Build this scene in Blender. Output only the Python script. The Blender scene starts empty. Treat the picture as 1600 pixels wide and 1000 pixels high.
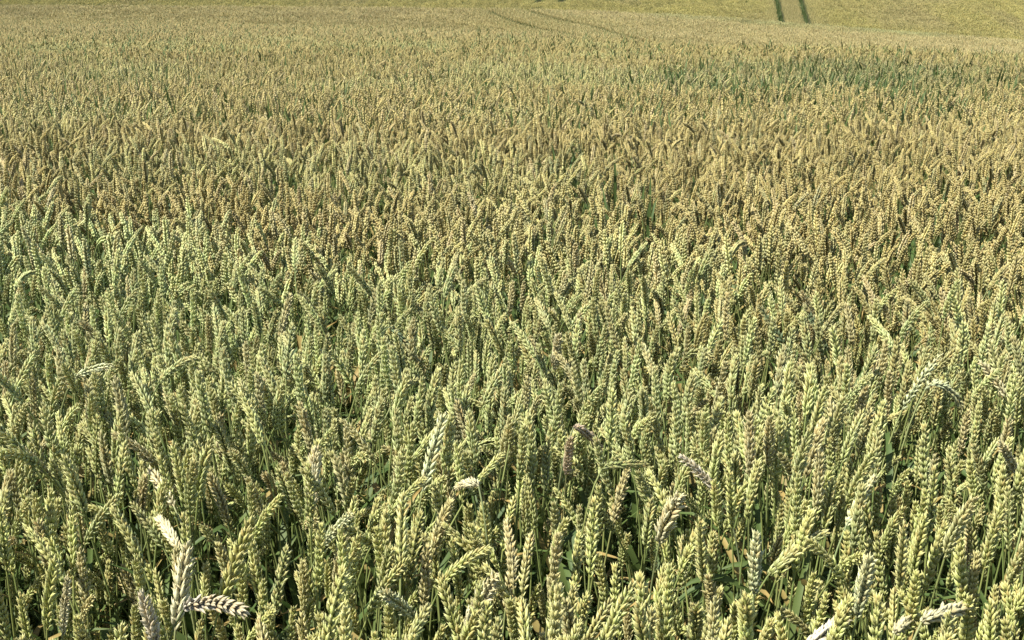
import bpy, math, random
import numpy as np
from mathutils import Vector, Matrix

# ------------------------------------------------------------------ camera, sky, sun, exposure
C = bpy.context.scene
F, W, H = 1900.0, 1600.0, 1000.0
PITCH = math.radians(17.8)
CZ = 1.48                       # eye height above the soil
CANOPY = 0.80                   # height of the ears above the soil
cd = bpy.data.cameras.new('camera'); cam = bpy.data.objects.new('camera', cd)
C.collection.objects.link(cam); C.camera = cam
cam.location = (0, 0, CZ); cam.rotation_euler = (math.pi/2 - PITCH, 0, 0)
cd.sensor_width = 36; cd.lens = F/W*36; cd.clip_start = 0.05; cd.clip_end = 3000

SUN_EL, SUN_AZ = math.radians(55), math.radians(-118)   # azimuth from +Y, clockwise: from the left
w = bpy.data.worlds.new('World'); C.world = w; w.use_nodes = True
nt = w.node_tree; nt.nodes.clear()
sky = nt.nodes.new('ShaderNodeTexSky'); sky.sky_type = 'NISHITA'; sky.sun_disc = False
sky.sun_elevation = SUN_EL; sky.sun_rotation = SUN_AZ
bg = nt.nodes.new('ShaderNodeBackground'); bg.inputs[1].default_value = 0.085
wo = nt.nodes.new('ShaderNodeOutputWorld')
nt.links.new(sky.outputs[0], bg.inputs[0]); nt.links.new(bg.outputs[0], wo.inputs[0])
sd = bpy.data.lights.new('sun', 'SUN'); sd.energy = 5.0; sd.angle = math.radians(0.5); sd.color = (1.0, 0.95, 0.86)
sun = bpy.data.objects.new('sun', sd); C.collection.objects.link(sun)
sv = Vector((math.sin(SUN_AZ)*math.cos(SUN_EL), math.cos(SUN_AZ)*math.cos(SUN_EL), math.sin(SUN_EL)))
sun.rotation_euler = sv.to_track_quat('Z', 'Y').to_euler(); sun.location = sv*20
C.view_settings.view_transform = 'Standard'; C.view_settings.look = 'None'
C.view_settings.exposure = 0.95; C.view_settings.gamma = 1
C.render.engine = 'CYCLES'
C.cycles.max_bounces = 6; C.cycles.diffuse_bounces = 3; C.cycles.transmission_bounces = 3

rng = np.random.default_rng(11)
random.seed(4)

# ------------------------------------------------------------------ terrain: gentle slope away, a crest, a band, a second crest, a hill
cp, sp = math.cos(PITCH), math.sin(PITCH)
def tan_at(y):                  # steepness below the horizontal of the sight line through photo row y
    dy = (500-y)/F
    return (sp - dy*cp)/(cp + dy*sp)
U_K = [-0.60, -0.41, -0.20, 0.0, 0.15, 0.41, 0.60]
T1_K = [tan_at(v) for v in (30, 33, 40, 52, 76, 89, 93)]
T2_K = [tan_at(v) for v in (6, 8, 10, 13, 25, 64, 74)]
SL = 0.0535
HD = CZ - CANOPY
def canopy_rel(X, Y):           # canopy height relative to the eye
    X = np.asarray(X, float); Y = np.asarray(Y, float)
    Ys = np.maximum(Y, 4.0)
    u = np.clip(X/Ys, -0.6, 0.6)
    t1 = np.interp(u, U_K, T1_K); t2 = np.interp(u, U_K, T2_K)
    d1 = HD/(t1-SL)
    near = -HD - SL*Y
    dA, dB, dC, dD = np.minimum(d1*1.3, 50.0), np.clip(d1*1.9, 42.0, 53.0), np.full_like(u, 62.0), np.full_like(u, 76.0)
    dB = np.maximum(dB, dA+1.5)
    z1, zA, zB, zC, zD = -t1*d1, -(t1+0.010)*dA, -(t1+0.001)*dB, -t2*dC, -(t2+0.030)*dD
    def seg(y, a, b, za, zb):
        k = np.clip((y-a)/np.maximum(b-a, 1e-3), 0, 1)
        return za + (zb-za)*k
    far = np.where(Y < dA, seg(Y, d1, dA, z1, zA), np.where(Y < dB, seg(Y, dA, dB, zA, zB),
          np.where(Y < dC, seg(Y, dB, dC, zB, zC), np.where(Y < dD, seg(Y, dC, dD, zC, zD), zD - 0.04*(Y-dD)))))
    z = np.where(Y < d1, near, far)
    hill = -6.35 + 0.14*(Y-90) + 0.004*X
    hill = np.where(Y > 230, -6.35 + 0.14*140 + 0.03*(Y-230), hill)
    lump = 0.05*np.sin(X*0.9+1.3)*np.sin(Y*0.7) * np.clip((Y-4)/6, 0, 1)*np.clip((60-Y)/20, 0, 1)*0.5
    return np.maximum(z, hill) + lump
def canopy_z(X, Y): return canopy_rel(X, Y) + CZ
def ground_z(X, Y): return canopy_z(X, Y) - CANOPY

def project(P):                 # world points (n,3) -> photo pixels and depth
    P = np.asarray(P, float)
    x, y, z = P[..., 0], P[..., 1], P[..., 2]-CZ
    dep = y*cp - z*sp
    v = y*sp + z*cp
    return 800 + F*x/dep, 500 - F*v/dep, dep
def ray(px, py):
    dx, dy = (px-800)/F, (500-py)/F
    return np.array([dx, cp + dy*sp, -sp + dy*cp])

def vnoise(X, Y, s, seed):      # smooth value noise for colour drifts over the field
    X = np.asarray(X)/s; Y = np.asarray(Y)/s
    xi, yi = np.floor(X), np.floor(Y); fx, fy = X-xi, Y-yi
    fx, fy = fx*fx*(3-2*fx), fy*fy*(3-2*fy)
    h = lambda a, b: np.modf(np.abs(np.sin(a*127.1+b*311.7+seed*74.7)*43758.5453))[0]
    return (h(xi, yi)*(1-fx)+h(xi+1, yi)*fx)*(1-fy) + (h(xi, yi+1)*(1-fx)+h(xi+1, yi+1)*fx)*fy

# ------------------------------------------------------------------ ear colours over the field (linear albedo)
GREEN = np.array([0.46, 0.535, 0.185]); TAN = np.array([0.40, 0.335, 0.10]); PINK = np.array([0.48, 0.385, 0.20])
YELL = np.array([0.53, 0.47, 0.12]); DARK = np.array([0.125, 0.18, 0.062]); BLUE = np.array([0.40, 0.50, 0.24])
LIME = np.array([0.455, 0.50, 0.135])
def lerp(a, b, k): return a*(1-k[:, None]) + b*k[:, None]
def smooth(x, a, b):
    k = np.clip((x-a)/(b-a), 0, 1); return k*k*(3-2*k)
def tint_field(X, Y, rnd):
    X = np.asarray(X, float); Y = np.asarray(Y, float); n = len(X)
    u = X/np.maximum(Y, 0.5)
    col = np.tile(GREEN, (n, 1))
    near_lime = 1-smooth(Y, 1.4, 2.1)
    col = lerp(np.tile(BLUE*0.12+GREEN*0.88, (n, 1)), np.tile(LIME, (n, 1)), near_lime*0.9)
    yb = np.interp(u, [-.5, -.42, 0, .42], [4.6, 4.4, 2.95, 2.4]) + (vnoise(X, Y, 0.5, 1)-.5)*1.0
    col = lerp(col, np.tile(TAN, (n, 1)), smooth(Y, -0.25+0, 0.25) * smooth(Y-yb+(rnd[:, 2]-.5)*.6, -0.3, 0.35))
    k = (vnoise(X, Y, 1.3, 2)-.55)*2.0*smooth(Y, 2, 4)*(1-smooth(Y, 20, 40))
    col = lerp(col, np.tile(GREEN, (n, 1)), np.clip(k, 0, 0.45))
    # the late patch of dark leafy plants
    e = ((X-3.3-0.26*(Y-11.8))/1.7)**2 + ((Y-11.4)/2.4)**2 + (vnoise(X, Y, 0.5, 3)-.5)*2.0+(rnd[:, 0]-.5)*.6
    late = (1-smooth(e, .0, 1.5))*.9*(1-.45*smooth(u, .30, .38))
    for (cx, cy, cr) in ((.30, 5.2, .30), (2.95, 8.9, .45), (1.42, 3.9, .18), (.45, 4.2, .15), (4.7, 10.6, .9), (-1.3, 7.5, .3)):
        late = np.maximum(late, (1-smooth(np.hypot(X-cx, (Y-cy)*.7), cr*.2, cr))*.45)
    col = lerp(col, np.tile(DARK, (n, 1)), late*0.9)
    mid = smooth(Y, 16, 26)*(1-smooth(Y, 78, 84))
    col = lerp(col, np.tile(PINK*.58+TAN*.55, (n, 1)), mid*(0.3+0.6*vnoise(X, Y, 6, 5)))
    ridge = smooth(Y, 56, 60)*(1-smooth(Y, 66, 70))*smooth(u, .06, .14)
    col = lerp(col, np.tile(GREEN*.6, (n, 1)), ridge*np.clip(vnoise(X, Y, 2.5, 9)*1.3-.2, 0, .8))
    hill = smooth(Y, 78, 84)
    col = lerp(col, np.tile(YELL, (n, 1)), hill*(0.75+0.25*vnoise(X, Y, 4, 6)))
    col = lerp(col, np.tile(PINK*0.9, (n, 1)), hill*np.clip((vnoise(X, Y*0.3, 3, 8)-.6)*1.5, 0, .5))
    # plant to plant
    r = rnd
    col = col*(0.80+0.42*r[:, 0:1]) if Y.size and Y.max() < 2.2 else col*np.where(Y < 2.2, 0.80+0.42*r[:, 0], 0.66+0.66*r[:, 0])[:, None]
    ripe = np.clip((r[:, 1]-0.83)*7, 0, 1)*0.8*(1-hill)
    col = lerp(col, np.tile(PINK*1.1, (n, 1)), ripe*.8)
    grn = np.clip((r[:, 2]-0.85)*6, 0, 1)*0.6
    col = lerp(col, np.tile(BLUE*0.62, (n, 1)), grn)
    return np.clip(col, 0.02, 0.85), late

# ------------------------------------------------------------------ materials
def new_mat(name):
    m = bpy.data.materials.new(name); m.use_nodes = True
    n = m.node_tree; n.nodes.clear()
    return m, n, n.nodes.new('ShaderNodeOutputMaterial')
def mathn(n, op, a, b=None):
    q = n.nodes.new('ShaderNodeMath'); q.operation = op
    for i, v in enumerate((a, b)):
        if v is None: continue
        if isinstance(v, (int, float)): q.inputs[i].default_value = v
        else: n.links.new(v, q.inputs[i])
    return q.outputs[0]
def mix(n, a, b, k, mode='MIX'):
    q = n.nodes.new('ShaderNodeMix'); q.data_type = 'RGBA'; q.blend_type = mode
    for s, v in ((q.inputs[6], a), (q.inputs[7], b), (q.inputs[0], k)):
        if isinstance(v, (tuple, list)): s.default_value = (*v, 1) if len(v) == 3 else v
        elif isinstance(v, (int, float)): s.default_value = v
        else: n.links.new(v, s)
    return q.outputs[2]
def plant_mat(name, src, kind):
    """kind ear / stem / leaf; the plant's own colour comes from the object (single plants) or from the instance (the crop)."""
    m, n, out = new_mat(name)
    if src == 'object':
        tint = n.nodes.new('ShaderNodeObjectInfo').outputs['Color']
    else:
        a = n.nodes.new('ShaderNodeAttribute'); a.attribute_type = 'INSTANCER'; a.attribute_name = 'tint'
        tint = a.outputs['Color']
    v = n.nodes.new('ShaderNodeAttribute'); v.attribute_name = 'var'
    sep = n.nodes.new('ShaderNodeSeparateColor'); n.links.new(v.outputs['Color'], sep.inputs[0])
    R, G, B = sep.outputs
    P = n.nodes.new('ShaderNodeBsdfPrincipled')
    if kind == 'ear':
        dim = mathn(n, 'MULTIPLY', mathn(n, 'ADD', mathn(n, 'MULTIPLY', R, 0.65), 0.58), mathn(n, 'ADD', mathn(n, 'MULTIPLY', G, 0.55), 0.66))   # husk bases deeper green, with the shade between husks painted in
        comb = n.nodes.new('ShaderNodeCombineColor')
        for i in range(3): n.links.new(dim, comb.inputs[i])
        c = mix(n, tint, comb.outputs[0], 1.0, 'MULTIPLY')
        bw = n.nodes.new('ShaderNodeRGBToBW'); n.links.new(tint, bw.inputs[0])
        k = mathn(n, 'MULTIPLY', mathn(n, 'POWER', G, 2.2), mathn(n, 'MINIMUM', mathn(n, 'MULTIPLY', bw.outputs[0], 1.3), 0.56))      # papery pale husk tips, with bright highlights painted in
        c = mix(n, c, mix(n, (0.86, 0.83, 0.56), mix(n, tint, (1.7, 1.65, 1.9), 1.0, 'MULTIPLY'), 0.35), k)
        tc = n.nodes.new('ShaderNodeTexCoord'); no = n.nodes.new('ShaderNodeTexNoise'); no.inputs['Scale'].default_value = 55; no.inputs['Detail'].default_value = 4
        n.links.new(tc.outputs['Object'], no.inputs[0])
        rip = mathn(n, 'MULTIPLY', mathn(n, 'SUBTRACT', mathn(n, 'ADD', no.outputs[0], mathn(n, 'MULTIPLY', B, .25)), .56), 2.6)
        q = n.nodes.new('ShaderNodeClamp'); n.links.new(rip, q.inputs[0]); q.inputs[2].default_value = .38
        c = mix(n, c, (0.58, 0.46, 0.18), q.outputs[0])
        n2 = n.nodes.new('ShaderNodeTexNoise'); n2.inputs['Scale'].default_value = 900; n2.inputs['Detail'].default_value = 2
        n.links.new(tc.outputs['Object'], n2.inputs[0])
        c = mix(n, c, mix(n, c, (.45, .42, .35), 1.0, 'MULTIPLY'), mathn(n, 'MULTIPLY', mathn(n, 'GREATER_THAN', n2.outputs[0], .56), .55))
        kb = mathn(n, 'MULTIPLY', mathn(n, 'GREATER_THAN', R, 0.93), 0.5)   # a few brownish husks
        c = mix(n, c, (0.42, 0.27, 0.10), kb)
        P.inputs['Roughness'].default_value = 0.45; P.inputs['Specular IOR Level'].default_value = 0.35
        tr = 0.10
    elif kind == 'stem':
        c = mix(n, mix(n, (0.09, 0.14, 0.04), (0.20, 0.22, 0.07), R), tint, 0.15)
        P.inputs['Roughness'].default_value = 0.45
        tr = 0.0
    else:
        g = mix(n, (0.06, 0.105, 0.028), (0.11, 0.15, 0.04), R)
        dry = mathn(n, 'MULTIPLY', mathn(n, 'GREATER_THAN', B, 0.84), mathn(n, 'ADD', mathn(n, 'MULTIPLY', G, 0.5), 0.45))
        c = mix(n, g, (0.42, 0.30, 0.11), dry)
        P.inputs['Roughness'].default_value = 0.55; P.inputs['Specular IOR Level'].default_value = 0.25
        tr = 0.25
    n.links.new(c, P.inputs['Base Color'])
    if tr:
        T = n.nodes.new('ShaderNodeBsdfTranslucent'); n.links.new(c, T.inputs[0])
        M = n.nodes.new('ShaderNodeMixShader'); M.inputs[0].default_value = tr
        n.links.new(P.outputs[0], M.inputs[1]); n.links.new(T.outputs[0], M.inputs[2]); n.links.new(M.outputs[0], out.inputs[0])
    else: n.links.new(P.outputs[0], out.inputs[0])
    return m
MO = {k: plant_mat('wheat_'+k, 'object', k) for k in ('ear', 'stem', 'leaf')}
MI = {k: plant_mat('crop_'+k, 'instance', k) for k in ('ear', 'stem', 'leaf')}
def soil_mat():
    m, n, out = new_mat('soil')
    tc = n.nodes.new('ShaderNodeTexCoord')
    a = n.nodes.new('ShaderNodeTexNoise'); a.inputs['Scale'].default_value = 9; a.inputs['Detail'].default_value = 8
    n.links.new(tc.outputs['Object'], a.inputs[0])
    r = n.nodes.new('ShaderNodeValToRGB'); n.links.new(a.outputs[0], r.inputs[0])
    r.color_ramp.elements[0].position = .35; r.color_ramp.elements[0].color = (.045, .05, .022, 1)
    r.color_ramp.elements[1].position = .7; r.color_ramp.elements[1].color = (.10, .085, .045, 1)
    P = n.nodes.new('ShaderNodeBsdfPrincipled'); P.inputs['Roughness'].default_value = .9
    b = n.nodes.new('ShaderNodeBump'); b.inputs[0].default_value = .8; b.inputs[1].default_value = .03
    n.links.new(a.outputs[0], b.inputs['Height']); n.links.new(b.outputs[0], P.inputs['Normal'])
    n.links.new(r.outputs[0], P.inputs[0]); n.links.new(P.outputs[0], out.inputs[0])
    return m

# ------------------------------------------------------------------ mesh building
class MB:
    def __init__(s): s.v = []; s.f = []; s.c = []; s.m = []; s.n = 0
    def add(s, V, Fq, col, mi=0):
        V = np.asarray(V, float); s.v.append(V); s.c.append(np.broadcast_to(np.asarray(col, float), (len(V), 3)))
        for f in Fq: s.f.append([i+s.n for i in f]); s.m.append(mi)
        s.n += len(V)
    def mesh(s, name, mats, smooth_=True):
        me = bpy.data.meshes.new(name)
        V = np.concatenate(s.v); col = np.concatenate(s.c)
        me.from_pydata(V.tolist(), [], s.f)
        for m in mats: me.materials.append(m)
        me.polygons.foreach_set('material_index', s.m)
        if smooth_: me.polygons.foreach_set('use_smooth', [True]*len(s.f))
        a = me.attributes.new('var', 'FLOAT_COLOR', 'POINT')
        a.data.foreach_set('color', np.concatenate([col, np.ones((len(col), 1))], 1).astype(np.float32).ravel())
        me.update(); return me

def unit(v): return v/max(np.linalg.norm(v), 1e-9)
def frames(P):                  # parallel-transport frames along a path
    T = np.gradient(P, axis=0); T = np.array([unit(t) for t in T])
    a = np.array([0.0, 1.0, 0.0])
    if abs(T[0] @ a) > .9: a = np.array([1.0, 0, 0])
    N = [unit(a - T[0]*(a @ T[0]))]
    for t in T[1:]: N.append(unit(N[-1]-t*(N[-1] @ t)))
    N = np.array(N); return T, N, np.cross(T, N)
def tube(mb, P, r, sides, col, mi):
    T, N, B = frames(P); n = len(P); r = np.broadcast_to(r, (n,))
    a = np.arange(sides)*2*math.pi/sides
    V = P[:, None]+r[:, None, None]*(N[:, None]*np.cos(a)[None, :, None]+B[:, None]*np.sin(a)[None, :, None])
    Fq = [(i*sides+j, i*sides+(j+1) % sides, (i+1)*sides+(j+1) % sides, (i+1)*sides+j) for i in range(n-1) for j in range(sides)]
    mb.add(V.reshape(-1, 3), Fq, col, mi)

def floret_template(lod):
    if lod == 0: rings, sides = [(0, .30), (.22, .88), (.45, 1.0), (.72, .66), (.9, .22)], 6
    elif lod == 1: rings, sides = [(0, .35), (.35, 1.0), (.75, .65)], 5
    else: rings, sides = [(0, .4), (.45, 1.0)], 4
    V = []; 
    for s, r in rings:
        for j in range(sides):
            a = j*2*math.pi/sides
            V.append((r*math.cos(a), r*math.sin(a), s))
    V.append((0, 0.35, 1.12 if lod == 0 else 1.0))
    Fq = [(i*sides+j, i*sides+(j+1) % sides, (i+1)*sides+(j+1) % sides, (i+1)*sides+j) for i in range(len(rings)-1) for j in range(sides)]
    L = len(V)-1; b = (len(rings)-1)*sides
    Fq += [(b+j, b+(j+1) % sides, L) for j in range(sides)]
    return np.array(V), Fq
FT = [floret_template(i) for i in range(3)]

def add_ear(mb, P, roll, lod, rg, fat=1.0, mi=0, tone=None):
    """One awnless wheat ear along the path P: spikelets in two alternating ranks, each a fan of plump husked florets."""
    L = np.linalg.norm(np.diff(P, axis=0), axis=1).sum()
    s = np.concatenate([[0], np.cumsum(np.linalg.norm(np.diff(P, axis=0), axis=1))])/L
    T, N, B = frames(P)
    tpl, fq = FT[lod]
    ns = 21 if lod < 2 else 12
    if lod < 2: tube(mb, P[::max(1, len(P)//8)], 0.0013, 4, (0.3, 0.1, 0), mi)
    for i in range(ns):
        t = (i+0.3)/(ns+0.6)
        p = np.array([np.interp(t, s, P[:, k]) for k in range(3)])
        k = min(int(t*(len(P)-1)+.5), len(P)-1)
        tt, nn, bb = T[k], N[k], B[k]
        ca, sa = math.cos(roll), math.sin(roll)
        X = nn*ca+bb*sa; Y = -nn*sa+bb*ca
        side = 1 if i % 2 else -1
        env = (0.62+0.38*min(1, t/0.16))*(1-0.42*max(0, (t-0.62)/0.38)**1.5)*fat     # outline of the ear
        out = X*side
        if i == ns-1: out = X*0.0
        sl = 0.0118*env*rg.uniform(.92, 1.1)
        if lod == 0: fans = [(-1, 1.0, .0), (1, 1.0, .0), (-.55, .80, .55), (.55, .80, .55), (0, .92, .95)]
        elif lod == 1: fans = [(-.9, 1.0, .15), (.9, 1.0, .15), (0, .95, .85)]
        else: fans = [(0, 1.25, .4)]
        for (q, sc, o) in fans:
            if lod < 2 and rg.random() < .05: continue
            sc = sc*rg.uniform(.82, 1.15)
            ax = unit(tt + out*(0.27+0.27*o) + Y*q*0.36 + rg.normal(0, .11, 3))
            base = p + out*(0.0016+0.0012*o)*env + Y*q*0.0022*env + tt*0.0018*o
            xx = unit(Y - ax*(Y @ ax)); yy = np.cross(ax, xx)
            wd, th = (0.0022, 0.0019) if lod < 2 else (0.0058, 0.0036)
            if lod == 1: wd, th = 0.0032, 0.0027
            V = base + tpl[:, 0:1]*xx*wd*sc*env + tpl[:, 1:2]*yy*th*sc*env + tpl[:, 2:3]*ax*sl*sc
            r = rg.random() if tone is None else 0.5*rg.random()+0.5*tone
            col = np.stack([np.full(len(V), r), tpl[:, 2], np.full(len(V), t)], 1)
            mb.add(V, fq, col, mi)

def bez(a, b, c, d, n):
    t = np.linspace(0, 1, n)[:, None]
    return (1-t)**3*a+3*(1-t)**2*t*b+3*(1-t)*t*t*c+t**3*d

def add_leaf(mb, base, az, length, width, rise, droop, rg, mi=0, segs=7, kink=False):
    d = np.array([math.cos(az), math.sin(az), 0]); up = np.array([0, 0, 1.0])
    side = np.cross(up, d)
    pts = []; p = base.copy(); ang = rise
    for i in range(segs+1):
        pts.append(p.copy())
        p = p + (d*math.cos(ang)+up*math.sin(ang))*length/segs
        ang -= droop/segs*(1.6 if i > segs*0.4 else 0.5)
        if kink and i == segs//2: ang -= 1.1
    pts = np.array(pts); t = np.linspace(0, 1, segs+1)
    wv = width*0.5*np.minimum(1, (t*6+.45))*(1-t**2.4)**.8
    tw = rg.uniform(-1.0, 1.0)
    V = []; col = []
    r, b = rg.random(), rg.random()
    for i in range(segs+1):
        s2 = side*math.cos(tw*t[i])+up*math.sin(tw*t[i])
        for q in (-1, 0, 1):
            V.append(pts[i]+s2*wv[i]*q + up*(-0.0018 if q == 0 else 0)); col.append((r, t[i], b))
    Fq = []
    for i in range(segs):
        for q in (0, 1): Fq.append((i*3+q, i*3+q+1, (i+1)*3+q+1, (i+1)*3+q))
    mb.add(V, Fq, np.array(col), mi)

def ear_path(base, az, a0, bend, L, n=18):
    """Path that starts at angle a0 from the vertical towards azimuth az and bends over by bend radians."""
    d = np.array([math.cos(az), math.sin(az), 0]); up = np.array([0, 0, 1.0])
    p = base.copy(); out = [p.copy()]
    for i in range(n-1):
        a = a0 + bend*(i/(n-2))**1.2
        p = p + (d*math.sin(a)+up*math.cos(a))*L/(n-1); out.append(p.copy())
    return np.array(out)
def stem_to(base, az, a0, h, lean):
    """Stem from the origin to an ear base: straight below, turning into angle a0 towards azimuth az at its top."""
    d = np.array([math.cos(az), math.sin(az), 0]); up = np.array([0, 0, 1.0])
    e = base; tdir = d*math.sin(a0)+up*math.cos(a0)
    return bez(np.zeros(3), np.array([0, 0, h*0.45])+d*lean*.1, e - tdir*0.16, e, 9)

def plant_spec(cls, rg):
    """cls 0 upright, 1 leaning, 2 nodding: ear start angle, bend, reach of the stem top."""
    if cls == 0: return rg.uniform(0.0, .20), rg.uniform(-.1, .30), rg.uniform(0, .05)
    if cls == 1: return rg.uniform(.25, .6), rg.uniform(.05, .5), rg.uniform(.05, .12)
    return rg.uniform(.7, 1.15), rg.uniform(.5, 1.3), rg.uniform(.08, .14)
def make_parts(cls, rg, az=0.0):
    a0, bend, reach = plant_spec(cls, rg)
    h = CANOPY - (.085 if cls == 0 else .065 if cls == 1 else .02) + rg.uniform(-.012, .012)
    base = np.array([math.cos(az)*reach, math.sin(az)*reach, h])
    L = rg.uniform(.074, .101)
    return dict(ear=ear_path(base, az, a0, bend, L), stem=stem_to(base, az, a0, h, reach), roll=rg.uniform(0, math.pi), fat=rg.uniform(.86, 1.10), h=h)
def leaf_specs(rg, h, n):
    out = []
    for k in range(n):
        z = h*(0.72, 0.56, 0.40)[k % 3]*rg.uniform(.94, 1.04)
        out.append((z, rg.uniform(0, 2*math.pi), rg.uniform(.15, .25), rg.uniform(.009, .015), rg.uniform(.7, 1.35), rg.uniform(.5, 2.3), rg.random() < .25))
    return out
def stem_point(P, z):
    return np.array([np.interp(z, P[:, 2], P[:, 0]), np.interp(z, P[:, 2], P[:, 1]), z])

NV = 14
CLS = [0]*7 + [1]*4 + [2]*3
variants = []
for i in range(NV):
    rg = np.random.default_rng(100+i)
    v = make_parts(CLS[i], rg); v['cls'] = CLS[i]; v['leaves'] = leaf_specs(rg, v['h'], 3)
    m = MB(); add_ear(m, v['ear'], v['roll'], 0, rg, v['fat']); v['me_ear'] = m.mesh('ear', [MO['ear']])
    m = MB(); tube(m, v['stem'], np.linspace(.0019, .0012, 9), 6, (rg.random(), .5, .5), 0); v['me_stem'] = m.mesh('stem', [MO['stem']])
    v['me_leaf'] = []
    for q in v['leaves']:
        m = MB(); add_leaf(m, stem_point(v['stem'], q[0]), *q[1:6], rg, kink=q[6]); v['me_leaf'].append(m.mesh('leaf', [MO['leaf']]))
    variants.append(v)

# ------------------------------------------------------------------ where the plants stand
def scatter(y0, y1, dens, mx):
    n = int((y1-y0)*2*mx*dens)
    X = rng.uniform(-mx, mx, n); Y = rng.uniform(y0, y1, n)
    k = np.abs(X) < 0.46*Y+1.7
    return X[k], Y[k]
NEAR_END = 15.0
Xs, Ys = [], []
for a, b, dn in ((0.55, 2.4, 1020), (2.4, 3, 760), (3, 7, 480), (7, NEAR_END, 420)):
    x, y = scatter(a, b, dn, 0.46*b+1.7); Xs.append(x); Ys.append(y)
PX, PY = np.concatenate(Xs), np.concatenate(Ys)
NP_ = len(PX)
rnd = rng.random((NP_, 3))
TINT, LATE = tint_field(PX, PY, rnd)
pick = rng.choice(NV, NP_, p=np.array([.114]*7+[.046]*4+[.006]*3)/(.114*7+.046*4+.006*3))
ROT = rng.uniform(0, 2*math.pi, NP_)
clump = (vnoise(PX, PY, 0.25, 21)-.5)*.07 + (vnoise(PX, PY, 0.8, 22)-.5)*.07
SCZ = 1 + rng.normal(0, .05, NP_) + clump
SCZ = np.clip(SCZ, .78, 1.12)
swap = (pick >= 11) & (PY > 2.0) & (rng.random(NP_) < .6); pick[swap] = rng.integers(0, 7, swap.sum())
swap = (pick < 7) & (PY > 2.4) & (rng.random(NP_) < .25); pick[swap] = rng.integers(7, 11, swap.sum())
SCZ = np.where(rng.random(NP_) < np.where(PY < 3, .46, .12), SCZ*rng.uniform(.78, .93, NP_), SCZ)
lv = np.where(PY > 2.2, .15, .08); LEANX = rng.normal(0.02, 1, NP_)*lv; LEANY = rng.normal(0, 1, NP_)*lv
PZ = ground_z(PX, PY)

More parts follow.
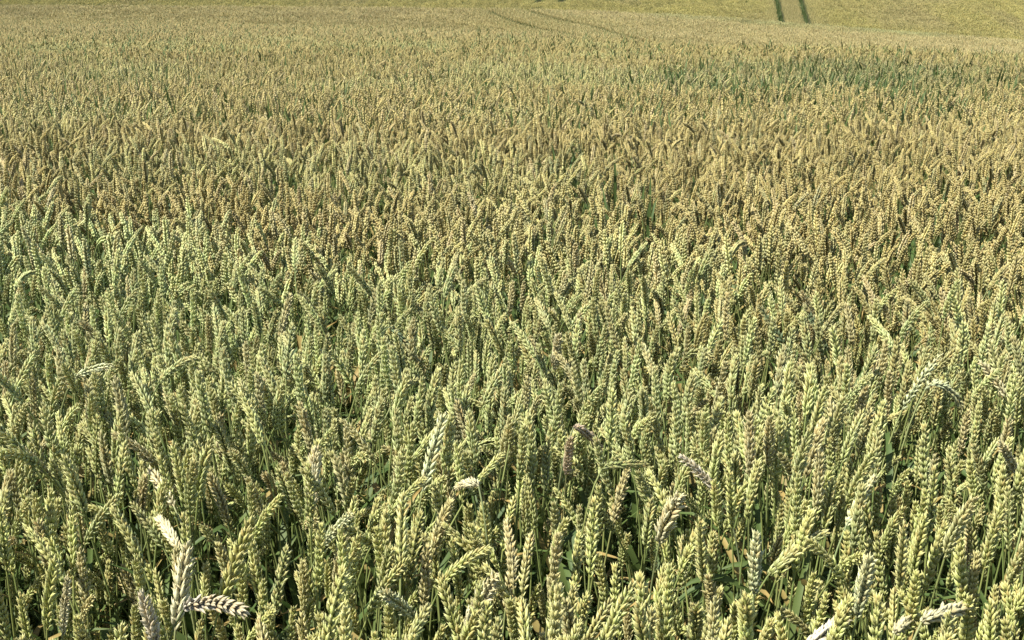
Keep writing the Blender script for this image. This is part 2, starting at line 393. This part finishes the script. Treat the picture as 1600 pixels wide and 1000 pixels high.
# landmark ears read off the photograph: base pixel, tip pixel, sag (px the middle stands above the chord), colour, name of look, label
CREAM = (.66, .62, .36); WHITE = (.80, .74, .58); GREY = (.42, .38, .30); PALE = (.56, .62, .33); OLIVE = (.36, .40, .13); SHADE_GREEN = (.13, .20, .09); STRAW = (.62, .52, .26); PNK = (.58, .45, .30)  # the darkest green has the shade on those ears painted into it
LM = [
 ((287,952),(384,960),16,GREY,1.15,'grey wheat plant whose ear droops sideways in the bottom left, two-ranked husks showing'),
 ((248,1022),(222,925),4,WHITE,1.05,'bleached white wheat plant with a bristly ear beside the drooping grey ear'),
 ((274,985),(293,850),3,CREAM,1.35,'broad cream wheat plant standing just above and behind the drooping grey ear'),
 ((1030,850),(1063,776),10,CREAM,1.5,'plump glossy cream ear with bent tip, low and right of the centre'),
 ((660,768),(694,646),3,PALE,1.35,'tallest pale mint wheat plant with spread husks, left of the picture centre'),
 ((1410,640),(1473,553),8,PALE,1.0,'long pale green ear leaning right on an arched neck above a dark gap'),
 ((1446,608),(1502,640),22,PALE,1.0,'arched pale ear hooking over to the right beside the long leaning ear'),
 ((1578,630),(1532,565),4,CREAM,1.1,'pale ear leaning left by the right edge, above the arched ears'),
 ((1258,1012),(1326,964),3,WHITE,1.1,'bleached white ear lying to the right on the bottom edge'),
 ((1440,972),(1516,950),5,CREAM,1.15,'cream ear lying almost flat above the bottom right edge'),
 ((1398,990),(1432,958),3,CREAM,1.1,'short cream ear tip below the flat lying cream ear'),
 ((1200,900),(1292,832),8,OLIVE,1.15,'long olive ear leaning far right across a dark gap'),
 ((1322,822),(1368,744),5,PALE,1.0,'light green ear leaning right just above the long olive leaning ear'),
 ((1178,930),(1182,832),2,PALE,1.15,'narrow bright pale upright ear below the tip of the long olive leaning ear'),
 ((1338,965),(1360,868),3,PALE,1.2,'bright pale upright ear above the bleached white ear of the bottom edge'),
 ((488,800),(494,700),2,CREAM,1.3,'fat pale cream upright ear standing alone left of the pale mint plant'),
 ((272,792),(234,733),3,CREAM,1.1,'cream ear leaning left above the broad cream plant'),
 ((278,856),(246,808),3,CREAM,1.1,'short cream ear leaning left right behind the broad cream plant tip'),
 ((116,592),(176,573),6,PALE,1.0,'slim pale ear lying nearly flat by the left side'),
 ((500,858),(550,803),4,PALE,1.0,'light ear leaning right on a bare green diagonal stalk'),
 ((728,985),(776,900),6,CREAM,1.2,'bright cream ear leaning right at the bottom, below the centre'),
 ((645,965),(596,926),4,PALE,1.1,'pale ear leaning left at the bottom, left of the bright cream leaning ear'),
 ((940,733),(1012,727),5,OLIVE,.9,'thin olive ear lying flat just right of the picture centre'),
 ((896,668),(938,702),8,PNK,1.0,'pinkish ear nodding right just below the picture centre'),
 ((1228,545),(1184,476),3,SHADE_GREEN,1.1,'shade-painted dark green ear leaning left, the first of two dark ears side by side'),
 ((1292,548),(1256,476),3,SHADE_GREEN,1.1,'shade-painted dark green ear leaning left, the second of two dark ears side by side'),
 ((606,512),(652,566),10,SHADE_GREEN,1.0,'shade-painted dark green ear nodding right and down, above and left of the centre'),
 ((58,412),(34,354),2,SHADE_GREEN,1.0,'shade-painted dark green ear leaning left high by the left edge'),
 ((867,578),(873,524),2,CREAM,1.4,'short smooth cream ear upright just above the centre'),
 ((98,992),(106,900),3,CREAM,.75,'thin cream ear in shadow by the left bottom corner'),
 ((1125,775),(1062,712),5,WHITE,1.0,'whitish ear leaning left, above the olive leaning ear'),
 ((885,742),(892,685),2,PNK,1.1,'pinkish upright ear beneath the pinkish nodding ear'),
 ((1590,742),(1562,690),2,CREAM,1.0,'cream ear leaning left at the right edge halfway up'),
 ((158,880),(132,990),-8,OLIVE,1.1,'olive ear hanging straight down near the left bottom corner'),
 ((748,760),(714,764),8,CREAM,1.0,'bright cream ear hooking left beside the pale mint plant'),
 ((340,960),(396,810),6,(.41,.42,.095),1.25,'tall yellow-green ear leaning right above the drooping grey ear'),
]
LM = [l for l in LM if l[0][1] > 0 and 'hanging straight' not in l[5]]
landmarks = []
for (b, t, sag, col, fat, lab) in LM:
    rg = np.random.default_rng(int(b[0]*7+b[1]))
    rb, rt = ray(*b), ray(*t)
    hb = -HD + (-0.045 if t[1] < b[1]-25 else 0.02)
    # crossing of the sight line with the level of the ear bases
    k = 1.0
    for _ in range(30): k = (float(canopy_rel(rb[0]*k, rb[1]*k)) - (-HD - SL*rb[1]*k) - SL*rb[1]*k + hb)/rb[2]
    Bp = rb*k + np.array([0, 0, CZ])
    plen = math.hypot(t[0]-b[0], t[1]-b[1])
    # tip: same length scale, on the tip's sight line; the depth that gives a true ear length
    best = None
    for kk in np.linspace(k*.9, k*1.1, 81):
        Tp = rt*kk + np.array([0, 0, CZ]); L = np.linalg.norm(Tp-Bp)
        e = abs(L-.095) + abs(kk-k)*.15
        if best is None or e < best[0]: best = (e, Tp, L)
    Tp = best[1]
    mid = (Bp+Tp)/2 + np.array([0, 0, sag/F*k*1.35])
    c1 = Bp + (mid-Bp)*1.0; 
    path = bez(Bp, Bp*.45+mid*.9-Tp*.35, mid*.9+Tp*.45-Bp*.35, Tp, 18)
    gx, gy = Bp[0]-(Tp[0]-Bp[0])*.7, Bp[1]-(Tp[1]-Bp[1])*.4+.02
    gz = float(ground_z(gx, gy))
    landmarks.append(dict(root=np.array([gx, gy, gz]), path=path, col=col, fat=fat, lab=lab, rg=rg, b=b, t=t, depth=k))
# leave room round the landmark ears: nothing of the crop standing in front of them
keep = np.ones(NP_, bool)
tipP = np.stack([PX, PY, PZ+CANOPY*SCZ], 1)
qx, qy, qd = project(tipP)
for lm in landmarks:
    k = lm['depth']
    x0, x1 = sorted((lm['b'][0], lm['t'][0])); y0, y1 = sorted((lm['b'][1], lm['t'][1]))
    s = F*.08/k
    inside = (qx > x0-16) & (qx < x1+16) & (qy > y0-8) & (qy < y1+s*.35) & (qd < k+.02)
    keep &= ~inside
    keep &= np.hypot(PX-lm['path'][9][0], PY-lm['path'][9][1]) > .012
    if lm['col'] in (WHITE, CREAM, PALE):
        for q in (.02, .045, .07, .095, .12): keep &= np.hypot(PX-lm['path'][9][0]-sv[0]/math.cos(SUN_EL)*q, PY-lm['path'][9][1]-sv[1]/math.cos(SUN_EL)*q) > (.055 if lm['col'] is WHITE else .035)
# bare gaps that show as dark hollows between the near ears
for (gx, gy, gr) in ((-.44, 1.05, .045), (.10, 1.52, .04), (.56, 1.62, .07), (-.60, 1.75, .045), (.45, 1.1, .04), (-.12, 1.28, .04), (.70, 1.30, .04), (-.30, 1.42, .03), (.27, 1.22, .03)):
    keep &= (((PX-gx*1.17)/1.0)**2+((PY-gy*1.17)/1.6)**2) > gr*gr*.7

# ------------------------------------------------------------------ the 300 plants that show largest: found by drawing every near ear into a small depth buffer
cand = np.where(keep & (PY < 3.9) & (np.abs(PX) < .45*PY+.08))[0]
BW, BH = 800, 500
zb = np.full((BH, BW), 1e9); ib = np.full((BH, BW), -1, int)
def splat(P, idx, rad):
    x, y, d = project(P)
    for i in range(len(P)):
        if d[i] < .2: continue
        r = rad*F/d[i]/2; cx, cy = x[i]/2, y[i]/2
        x0, x1, y0, y1 = int(max(0, cx-r)), int(min(BW, cx+r+1)), int(max(0, cy-r)), int(min(BH, cy+r+1))
        if x0 >= x1 or y0 >= y1: continue
        z = zb[y0:y1, x0:x1]; m = d[i] < z
        z[m] = d[i]; ib[y0:y1, x0:x1][m] = idx
def plant_matrix(i):
    return Matrix.Translation((PX[i], PY[i], PZ[i])) @ Matrix.Rotation(LEANX[i], 4, 'Y') @ Matrix.Rotation(LEANY[i], 4, 'X') @ Matrix.Rotation(ROT[i], 4, 'Z') @ Matrix.Scale(SCZ[i], 4)
ear_px = {}
for i in cand:
    M = np.array(plant_matrix(i)); E = variants[pick[i]]['ear'][::2]
    Wp = E @ M[:3, :3].T + M[:3, 3]
    splat(Wp, i, .0068)
    a, b_, _ = project(Wp[[0, -1]]); ear_px[i] = ((a[0], a[1]), (b_[0], b_[1]))
for j, lm in enumerate(landmarks): splat(lm['path'][::2], 10**7+j, .0068)
ids, cnt = np.unique(ib[ib >= 0], return_counts=True)
area = {int(a): int(c) for a, c in zip(ids, cnt) if a < 10**7}
N_ONE = 300 - len(landmarks)
chosen = sorted(area, key=lambda a: -area[a])[:N_ONE]
chosen_set = set(chosen)

# ------------------------------------------------------------------ setting: one sheet of soil to beyond the hill
def polar_ground():
    yv = np.concatenate([np.array([-40, -20, -8, -3, -1, 0]), np.geomspace(.4, 60, 120), np.linspace(61, 235, 150), np.array([300, 500, 1000, 2000])])
    uv = np.concatenate([[-6, -3, -1.6], np.linspace(-1, 1, 121), [1.6, 3, 6]])
    V = []
    for y in yv:
        s = max(abs(y), 3.0)
        V.append(np.stack([uv*s, np.full(len(uv), y), ground_z(uv*s, np.full(len(uv), y))], 1))
    V = np.concatenate(V); nu = len(uv)
    Fq = [(i*nu+j, i*nu+j+1, (i+1)*nu+j+1, (i+1)*nu+j) for i in range(len(yv)-1) for j in range(nu-1)]
    me = bpy.data.meshes.new('ground'); me.from_pydata(V.tolist(), [], Fq)
    me.polygons.foreach_set('use_smooth', [True]*len(Fq)); me.materials.append(soil_mat()); me.update()
    o = bpy.data.objects.new('ground', me); C.collection.objects.link(o)
    o['kind'] = 'structure'; o['label'] = 'dark soil under the wheat, sloping away to a rising hill'
polar_ground()

# ------------------------------------------------------------------ the single plants
GROUP = 'single wheat plants along the near edge of the field'
def empty(name, loc, label):
    o = bpy.data.objects.new(name, None); C.collection.objects.link(o); o.location = loc
    o.empty_display_size = .02
    o['label'] = label; o['category'] = 'wheat plant'; o['group'] = GROUP
    return o
def part(name, me, parent, col):
    o = bpy.data.objects.new(name, me); C.collection.objects.link(o); o.parent = parent
    o.color = (*[float(c) for c in col], 1); return o

ROWS = [q+' row up' for q in 'lowest second third fourth fifth sixth seventh eighth ninth tenth eleventh twelfth thirteenth fourteenth fifteenth'.split()]
ROWS[0] = 'bottom edge'
COLS = ['at the left edge', 'near the left edge', 'an eighth across', 'a sixth across', 'a quarter across', 'three tenths across', 'a third across', 'four tenths across',
        'just left of centre', 'in the centre', 'just right of centre', 'six tenths across', 'two thirds across', 'seven tenths across', 'three quarters across', 'five sixths across', 'seven eighths across', 'near the right edge', 'at the right edge']
def colour_word(c):
    r, g, b = c; lum = (r+g+b)/3
    if r > g*1.16: return 'pinkish tan' if b > .24 else 'straw-coloured'
    if r > g*1.02: return 'buff' if lum > .36 else 'brown-olive'
    if lum < .22: return 'dark green'
    if b > r*.72: return 'blue-green' if lum < .36 else 'pale mint'
    return 'bright yellow-green' if lum > .40 else 'yellow-green' if lum > .34 else 'olive'
def posture(e):
    (x0, x1), (y0, y1) = e; dx, dy = x1-x0, y0-y1
    L = math.hypot(dx, dy)
    if dy < -5: return 'drooping ' + ('left' if dx < 0 else 'right')
    if L < 55: return 'foreshortened'
    a = math.degrees(math.atan2(dx, dy))
    if abs(a) < 6: return 'upright'
    s = 'left' if a < 0 else 'right'
    return f'{s}-tilted' if abs(a) < 17 else f'{s}-leaning' if abs(a) < 40 else f'far {s}-leaning'
def label_for(i):
    (x0, x1), (y0, y1) = ear_px[i]
    cx, cy = (x0+x1)/2, (y0+y1)/2
    row = ROWS[int(np.clip((1000-cy)/48, 0, 14))]; colm = COLS[int(np.clip(cx/1600*19, 0, 18))]
    look = f'{colour_word(TINT[i])} {posture(ear_px[i])} wheat ear'
    return look, row, colm, (cx, cy), math.hypot(x1-x0, y1-y0)
info = {i: label_for(i) for i in chosen}
groups_ = {}
for i in chosen: groups_.setdefault(info[i][:3], []).append(i)
RANK2 = [['left one of two', 'right one of two'], ['left one of three', 'middle one of three', 'right one of three'], ['leftmost of four', 'second of four', 'third of four', 'rightmost of four']]
labels = {}
def short(lm): return SHORT.get(lm['b'], None)
ORD = 'first second third fourth fifth sixth seventh eighth ninth tenth eleventh twelfth thirteenth fourteenth fifteenth sixteenth seventeenth eighteenth nineteenth twentieth'.split()
NUM = 'none one two three four five six seven eight nine ten eleven twelve thirteen fourteen fifteen sixteen seventeen eighteen nineteen twenty'.split()
SHORT = {(287,952): 'drooping grey ear', (248,1022): 'bristly white ear', (274,985): 'broad cream ear', (1030,850): 'plump bent cream ear', (660,768): 'tall mint ear',
  (1410,640): 'long arched-neck ear', (1446,608): 'hooked pale ear', (1258,1012): 'white ear lying on the bottom edge', (1440,972): 'flat-lying cream ear', (1200,900): 'long olive leaning ear',
  (488,800): 'fat cream upright ear', (1228,545): 'paired shade-painted green ears', (867,578): 'smooth cream ear', (728,985): 'bright cream leaning ear', (116,592): 'flat-lying slim ear', (98,992): 'thin cream ear', (606,512): 'shade-painted nodding ear',
  (940,733): 'thin flat olive ear', (896,668): 'pinkish nodding ear'}
near = {}
for i in chosen:
    look, row, colm, (cx, cy), L = info[i]
    best = min(((math.hypot(cx-(l['b'][0]+l['t'][0])/2, cy-(l['b'][1]+l['t'][1])/2), l['b'], l) for l in landmarks if l['b'] in SHORT), key=lambda q: q[0])
    if best[0] < 95:
        l = best[2]; dx, dy = cx-(l['b'][0]+l['t'][0])/2, cy-(l['b'][1]+l['t'][1])/2
        rel = ('just right of' if dx > 0 else 'just left of') if abs(dx) > abs(dy) else ('just below' if dy > 0 else 'just above')
        near.setdefault(f'{look}, {rel} the {SHORT[l["b"]]}', []).append(i)
for t, m_ in near.items():
    if len(m_) == 1 and len(t.split()) <= 16: labels[m_[0]] = t
for key, members in groups_.items():
    look, row, colm = key
    members = [i for i in members if i not in labels]
    members.sort(key=lambda i: info[i][3][0])
    if len(members) == 1: labels[members[0]] = f'{look}, {row}, {colm}'
    elif members:
        words = RANK2[len(members)-2] if len(members) < 5 else [f'{a_} of {NUM[len(members)]}' for a_ in ORD[:len(members)]]
        for q, i in enumerate(members): labels[i] = f'{look}, {words[q]}, {row}, {colm}'

protos = {}
def put_plant(v, matrix, col, label, nleaf):
    root = empty('wheat_plant', (0, 0, 0), label); root.matrix_world = matrix
    key = id(v)
    if key not in protos:
        e = part('ear', v['me_ear'], root, col); s = part('stem', v['me_stem'], root, col)
        ls = [part('leaf', m, root, col) for m in v['me_leaf']]
        protos[key] = (e, s, ls)
    else:
        e, s, ls = protos[key]
        for o in [e, s]+ls:
            c = o.copy(); C.collection.objects.link(c); c.parent = root
            c.color = (*[float(q) for q in col], 1)
    return root
for i in chosen:
    put_plant(variants[pick[i]], plant_matrix(i), TINT[i], labels[i], 3)
for lm in landmarks:
    root = empty('wheat_plant', lm['root'], lm['lab'])
    P = lm['path']-lm['root']; rg = lm['rg']
    m = MB(); add_ear(m, P, rg.uniform(0, 3.1) if lm['col'] is not GREY else 1.57, 0, rg, lm['fat'])
    part('ear', m.mesh('ear', [MO['ear']]), root, lm['col'])
    t0 = unit(P[1]-P[0])
    if t0[2] < .3: pre = P[0]-unit(t0*.7+np.array([0, 0, .75]))*.10
    else: pre = P[0]-t0*.14
    S = bez(np.zeros(3), np.array([0, 0, P[0][2]*.5]), pre, P[0], 14)
    m = MB(); tube(m, S, np.linspace(.0019, .0013, 14), 6, (rg.random(), .5, .5), 0)
    part('stem', m.mesh('stem', [MO['stem']]), root, lm['col'])
    for q in leaf_specs(rg, P[0][2], 2):
        m = MB(); z = min(q[0], S[:, 2].max()*.95)
        k = int(np.argmin(np.abs(S[:, 2]-z))); add_leaf(m, S[k].copy(), *q[1:6], rg, kink=q[6])
        part('leaf', m.mesh('leaf', [MO['leaf']]), root, lm['col'])

# ------------------------------------------------------------------ the rest of the crop: one object, its plants set out by geometry nodes
lib = bpy.data.collections.new('crop_plants')        # not linked to the scene
lib_n = [0]
def lib_add(mb):
    me = mb.mesh('crop_plant', [MI['ear'], MI['stem'], MI['leaf']])
    o = bpy.data.objects.new(f'crop_plant_{lib_n[0]:03d}', me); lib.objects.link(o); lib_n[0] += 1
    return lib_n[0]-1
IDX = {}
for lod in (0, 1, 2):
    for i, v in enumerate(variants):
        rg = np.random.default_rng(500+lod*50+i); m = MB()
        add_ear(m, v['ear'], v['roll'], lod, rg, v['fat'], 0)
        st = v['stem'] if lod == 0 else v['stem'][::2] if lod == 1 else v['stem'][[4, 6, 8]]
        tube(m, st, np.linspace(.0019, .0013, len(st)), 5 if lod == 0 else 3, (rg.random(), .5, .5), 1)
        for q in v['leaves'][:(3, 3, 2)[lod]]:
            add_leaf(m, stem_point(v['stem'], q[0]), *q[1:6], rg, mi=2, segs=(7, 5, 4)[lod], kink=q[6])
        IDX[('plant', lod, i)] = lib_add(m)
# plants whose flag leaf stands up beside the ear
for i in range(11):
    rg = np.random.default_rng(1300+i); m = MB(); v = variants[i]
    add_ear(m, v['ear'], v['roll'], 2, rg, v['fat'], 0)
    tube(m, v['stem'][[4, 6, 8]], np.linspace(.0019, .0013, 3), 3, (rg.random(), .5, .5), 1)
    for k in range(2):
        add_leaf(m, stem_point(v['stem'], .60+.05*k), rg.uniform(0, 6.28), rg.uniform(.16, .23), rg.uniform(.010, .015), rg.uniform(1.15, 1.45), rg.uniform(.2, 1.2), rg, mi=2, segs=4)
    IDX[('flag', i)] = lib_add(m)
# leafy late plants
for i in range(4):
    rg = np.random.default_rng(900+i); m = MB(); v = variants[i]
    if i > 1: add_ear(m, v['ear']-np.array([0, 0, .03]), v['roll'], 2, rg, v['fat'], 0)
    for k in range(7):
        add_leaf(m, np.array([rg.normal(0, .012), rg.normal(0, .012), rg.uniform(.48, .66)]), rg.uniform(0, 6.28), rg.uniform(.14, .24), rg.uniform(.011, .016), rg.uniform(.9, 1.5), rg.uniform(.2, 1.4), rg, mi=2, segs=4)
    m.c = [np.minimum(c, [1, 1, .8]) for c in m.c]
    IDX[('late', i)] = lib_add(m)
# blocks of crop for the middle distance and the hill
SP = [(0, .2), (.35, 1.0), (.75, .75), (1, .05)]
def spindle(mb, base, d, L, r, tone, mi=0):
    a = unit(np.cross(d, np.array([.3, .9, .1]))); b = np.cross(d, a); V = []
    for s, q in SP:
        for j in range(4): V.append(base+d*L*s+(a*math.cos(j*1.571)+b*math.sin(j*1.571))*r*q)
    Fq = [(i*4+j, i*4+(j+1) % 4, i*4+4+(j+1) % 4, i*4+4+j) for i in range(3) for j in range(4)]
    col = [(tone, s*.95, .5) for s, q in SP for j in range(4)]  # gradient to the tip, feeds the painted-in tip highlight
    mb.add(V, Fq, np.array(col), mi)
def block(size, n, detail, seed):
    rg = np.random.default_rng(seed); m = MB()
    for k in range(n):
        x, y = rg.uniform(-size/2, size/2, 2)*1.06
        cls = rg.choice([0, 1, 2], p=[.52, .42, .06]); az = rg.uniform(0, 6.28)
        a0, bend, reach = plant_spec(cls, rg)
        h = CANOPY-(.09, .065, .03)[cls]+rg.normal(0, .035 if detail else .04)
        base = np.array([x, y, h]); tone = rg.random()
        if detail:
            add_ear(m, ear_path(base, az, a0, bend, rg.uniform(.08, .1), 8), rg.uniform(0, 3), 2, rg, 1.15, 0, tone)
            tube(m, np.array([[x, y, h-.35], [x, y, h-.1], base]), .0018, 3, (tone, .5, .5), 1)
        else:
            d = np.array([math.cos(az)*math.sin(a0+bend*.5), math.sin(az)*math.sin(a0+bend*.5), math.cos(a0+bend*.5)])
            spindle(m, base, d, .095, .0085, tone)
        if rg.random() < (.95 if detail else .45):
            add_leaf(m, np.array([x, y, h*rg.uniform(.80, .98)]), rg.uniform(0, 6.28), rg.uniform(.14, .22), .015, rg.uniform(.8, 1.4), rg.uniform(.5, 2), rg, mi=2, segs=3)
    # shaded leaf layer under the ears
    for k in range(int(n*.8)):
        x, y = rg.uniform(-size/2, size/2, 2)
        add_leaf(m, np.array([x, y, rg.uniform(.35, .6)]), rg.uniform(0, 6.28), .22, .02, rg.uniform(.2, 1.2), 1.2, rg, mi=2, segs=2)
    return m
for i in range(6): IDX[('mid', i)] = lib_add(block(.30, 36, True, 2000+i))
for i in range(6): IDX[('far', i)] = lib_add(block(1.0, 330, False, 3000+i))
for i in range(3): IDX[('strip', i)] = lib_add(block(.18, 11, False, 4000+i))
for i in range(3):                                   # green undergrowth in the wheel tracks
    rg = np.random.default_rng(5000+i); m = MB()
    for k in range(16):
        add_leaf(m, np.array([*rg.uniform(-.09, .09, 2), rg.uniform(0, .45)]), rg.uniform(0, 6.28), rg.uniform(.15, .25), .02, rg.uniform(.6, 1.4), rg.uniform(.5, 1.5), rg, mi=2, segs=3)
    m.c = [np.minimum(c, [1, 1, .5]) for c in m.c]
    IDX[('weed', i)] = lib_add(m)

pts, pk, rt_, sc_, tn = [], [], [], [], []
rest = np.array([i for i in range(NP_) if keep[i] and i not in chosen_set])
for i in rest:
    lod = 0 if PY[i] < 3.0 else 1 if PY[i] < 7 else 2
    late = LATE[i] > rng.random()
    vi = int(pick[i])
    kind_i = IDX[('flag', vi)] if lod == 2 and vi < 11 and rng.random() < .30 else IDX[('plant', lod, vi)]
    pts.append((PX[i], PY[i], PZ[i])); pk.append(IDX[('late', i % 4)] if late and rng.random() < .42 else kind_i)
    rt_.append(plant_matrix(i).to_3x3().normalized().to_euler()); sc_.append(SCZ[i]*(1.04 if late else 1)); tn.append(TINT[i])
# wheel tracks (tramlines) in the crop: centre lines as x over y
def track_gap(X, Y):
    """distance to the wheel tracks that the photo shows, in metres beyond the half width"""
    g = np.full(np.shape(X), 9.0)
    xh = 19.4 + (Y-90)*0.16                      # pair straight up the hill
    for s in (0.0, 1.85):
        g = np.where(Y > 79, np.minimum(g, np.abs(X-xh-s)-.23), g)
    for s in (0.0, 2.0):                        # pair crossing the middle band towards the crest
        g = np.where((Y > 40) & (Y < 70), np.minimum(g, np.abs(X-(1.6+s-(Y-49)*.23))-.13-.05*s), g)
    for s in (0.0, 1.8):                        # the same pair coming up again at the foot of the hill
        g = np.where((Y > 96.8) & (Y < 101), np.minimum(g, np.abs(X-(1.8+s+(Y-97)*.3))-.28), g)
    return g
def add_blocks(y0, y1, size, kind, nk, step=None):
    step = step or size
    ys = np.arange(y0, y1, step)
    for yy in ys:
        mx = .47*yy+2.0
        xs = np.arange(-mx, mx, step)+rng.uniform(-step/2, step/2)
        X = xs+rng.normal(0, step*.08, len(xs)); Y = yy+rng.normal(0, step*.08, len(xs))
        g = track_gap(X, Y)
        ok = g > (size*.5 if size < .5 else size*.62)
        c, _ = tint_field(X, Y, rng.random((len(X), 3))*.5+.25)
        c = c*(1+rng.normal(0, .05, (len(c), 1)))*(1.0 if kind == 'mid' else 1.07)
        for x, y, o, cc in zip(X, Y, ok, c):
            if not o: continue
            z = float(ground_z(x, y)); flip = rng.random() < .5
            dz = math.atan(float(ground_z(x, y+.5))-float(ground_z(x, y-.5)))
            pts.append((x, y, z)); pk.append(IDX[(kind, int(rng.integers(nk)))])
            rt_.append((-dz, 0, math.pi) if flip else (dz, 0, 0)); sc_.append(1+rng.normal(0, .025)); tn.append(cc)
add_blocks(NEAR_END-.05, 44, .30, 'mid', 6)
add_blocks(44, 80, 1.0, 'far', 6, .92)
add_blocks(80, 135, 1.0, 'far', 6, .92)
add_blocks(135, 180, 1.0, 'far', 6, 1.25)
# narrow blocks that close the crop up to the edge of the wheel tracks
for (ya, yb, xa, xb) in ((44, 66, -4, 6), (79, 140, 14, 32), (95, 103, 0, 7)):
    for y in np.arange(ya, yb, .17):
        xs = np.arange(xa, xb, .17)+rng.uniform(-.08, .08); g = track_gap(xs, np.full(len(xs), y))
        for x, q in zip(xs, g):
            if q > .95 or -.02 < q < .05: continue
            cc, _ = tint_field(np.array([x]), np.array([y]), rng.random((1, 3))*.5+.25)
            dz = math.atan(float(ground_z(x, y+.5))-float(ground_z(x, y-.5)))
            kind = 'weed' if q < 0 else 'strip'
            pts.append((x+rng.normal(0, .015), y+rng.normal(0, .02), float(ground_z(x, y)))); pk.append(IDX[(kind, int(rng.integers(3)))])
            rt_.append((dz, 0, 0)); sc_.append(1.0); tn.append(cc[0])

me = bpy.data.meshes.new('wheat_crop'); me.from_pydata([tuple(map(float, p)) for p in pts], [], [])
def attr(name, typ, key, arr):
    a = me.attributes.new(name, typ, 'POINT'); a.data.foreach_set(key, np.asarray(arr).ravel())
attr('pick', 'INT', 'value', np.array(pk, np.int32))
attr('rot', 'FLOAT_VECTOR', 'vector', np.array([tuple(r) for r in rt_], np.float32))
attr('scl', 'FLOAT', 'value', np.array(sc_, np.float32))
attr('tint', 'FLOAT_COLOR', 'color', np.concatenate([np.array(tn), np.ones((len(tn), 1))], 1).astype(np.float32))
crop = bpy.data.objects.new('wheat_crop', me); C.collection.objects.link(crop)
crop['kind'] = 'stuff'; crop['label'] = 'ripening wheat filling the field to the hill behind'
ng = bpy.data.node_groups.new('crop_layout', 'GeometryNodeTree')
ng.interface.new_socket('Geometry', in_out='INPUT', socket_type='NodeSocketGeometry')
ng.interface.new_socket('Geometry', in_out='OUTPUT', socket_type='NodeSocketGeometry')
gi, go = ng.nodes.new('NodeGroupInput'), ng.nodes.new('NodeGroupOutput')
iop = ng.nodes.new('GeometryNodeInstanceOnPoints'); ci = ng.nodes.new('GeometryNodeCollectionInfo')
ci.inputs['Collection'].default_value = lib; ci.inputs['Separate Children'].default_value = True; ci.inputs['Reset Children'].default_value = True
iop.inputs['Pick Instance'].default_value = True
def named(n, t):
    q = ng.nodes.new('GeometryNodeInputNamedAttribute'); q.data_type = t; q.inputs['Name'].default_value = n
    return q.outputs[0]
ng.links.new(gi.outputs[0], iop.inputs['Points']); ng.links.new(ci.outputs[0], iop.inputs['Instance'])
ng.links.new(named('pick', 'INT'), iop.inputs['Instance Index'])
ng.links.new(named('rot', 'FLOAT_VECTOR'), iop.inputs['Rotation'])
ng.links.new(named('scl', 'FLOAT'), iop.inputs['Scale'])
ng.links.new(iop.outputs[0], go.inputs[0])
crop.modifiers.new('layout', 'NODES').node_group = ng
print('PLANTS', NP_, 'rest', len(rest), 'points', len(pts), 'chosen', len(chosen), 'min px', area[chosen[-1]], 'dup', len(chosen)-len(set(labels.values())), 'long', sum(len(l.split()) > 16 for l in labels.values()))
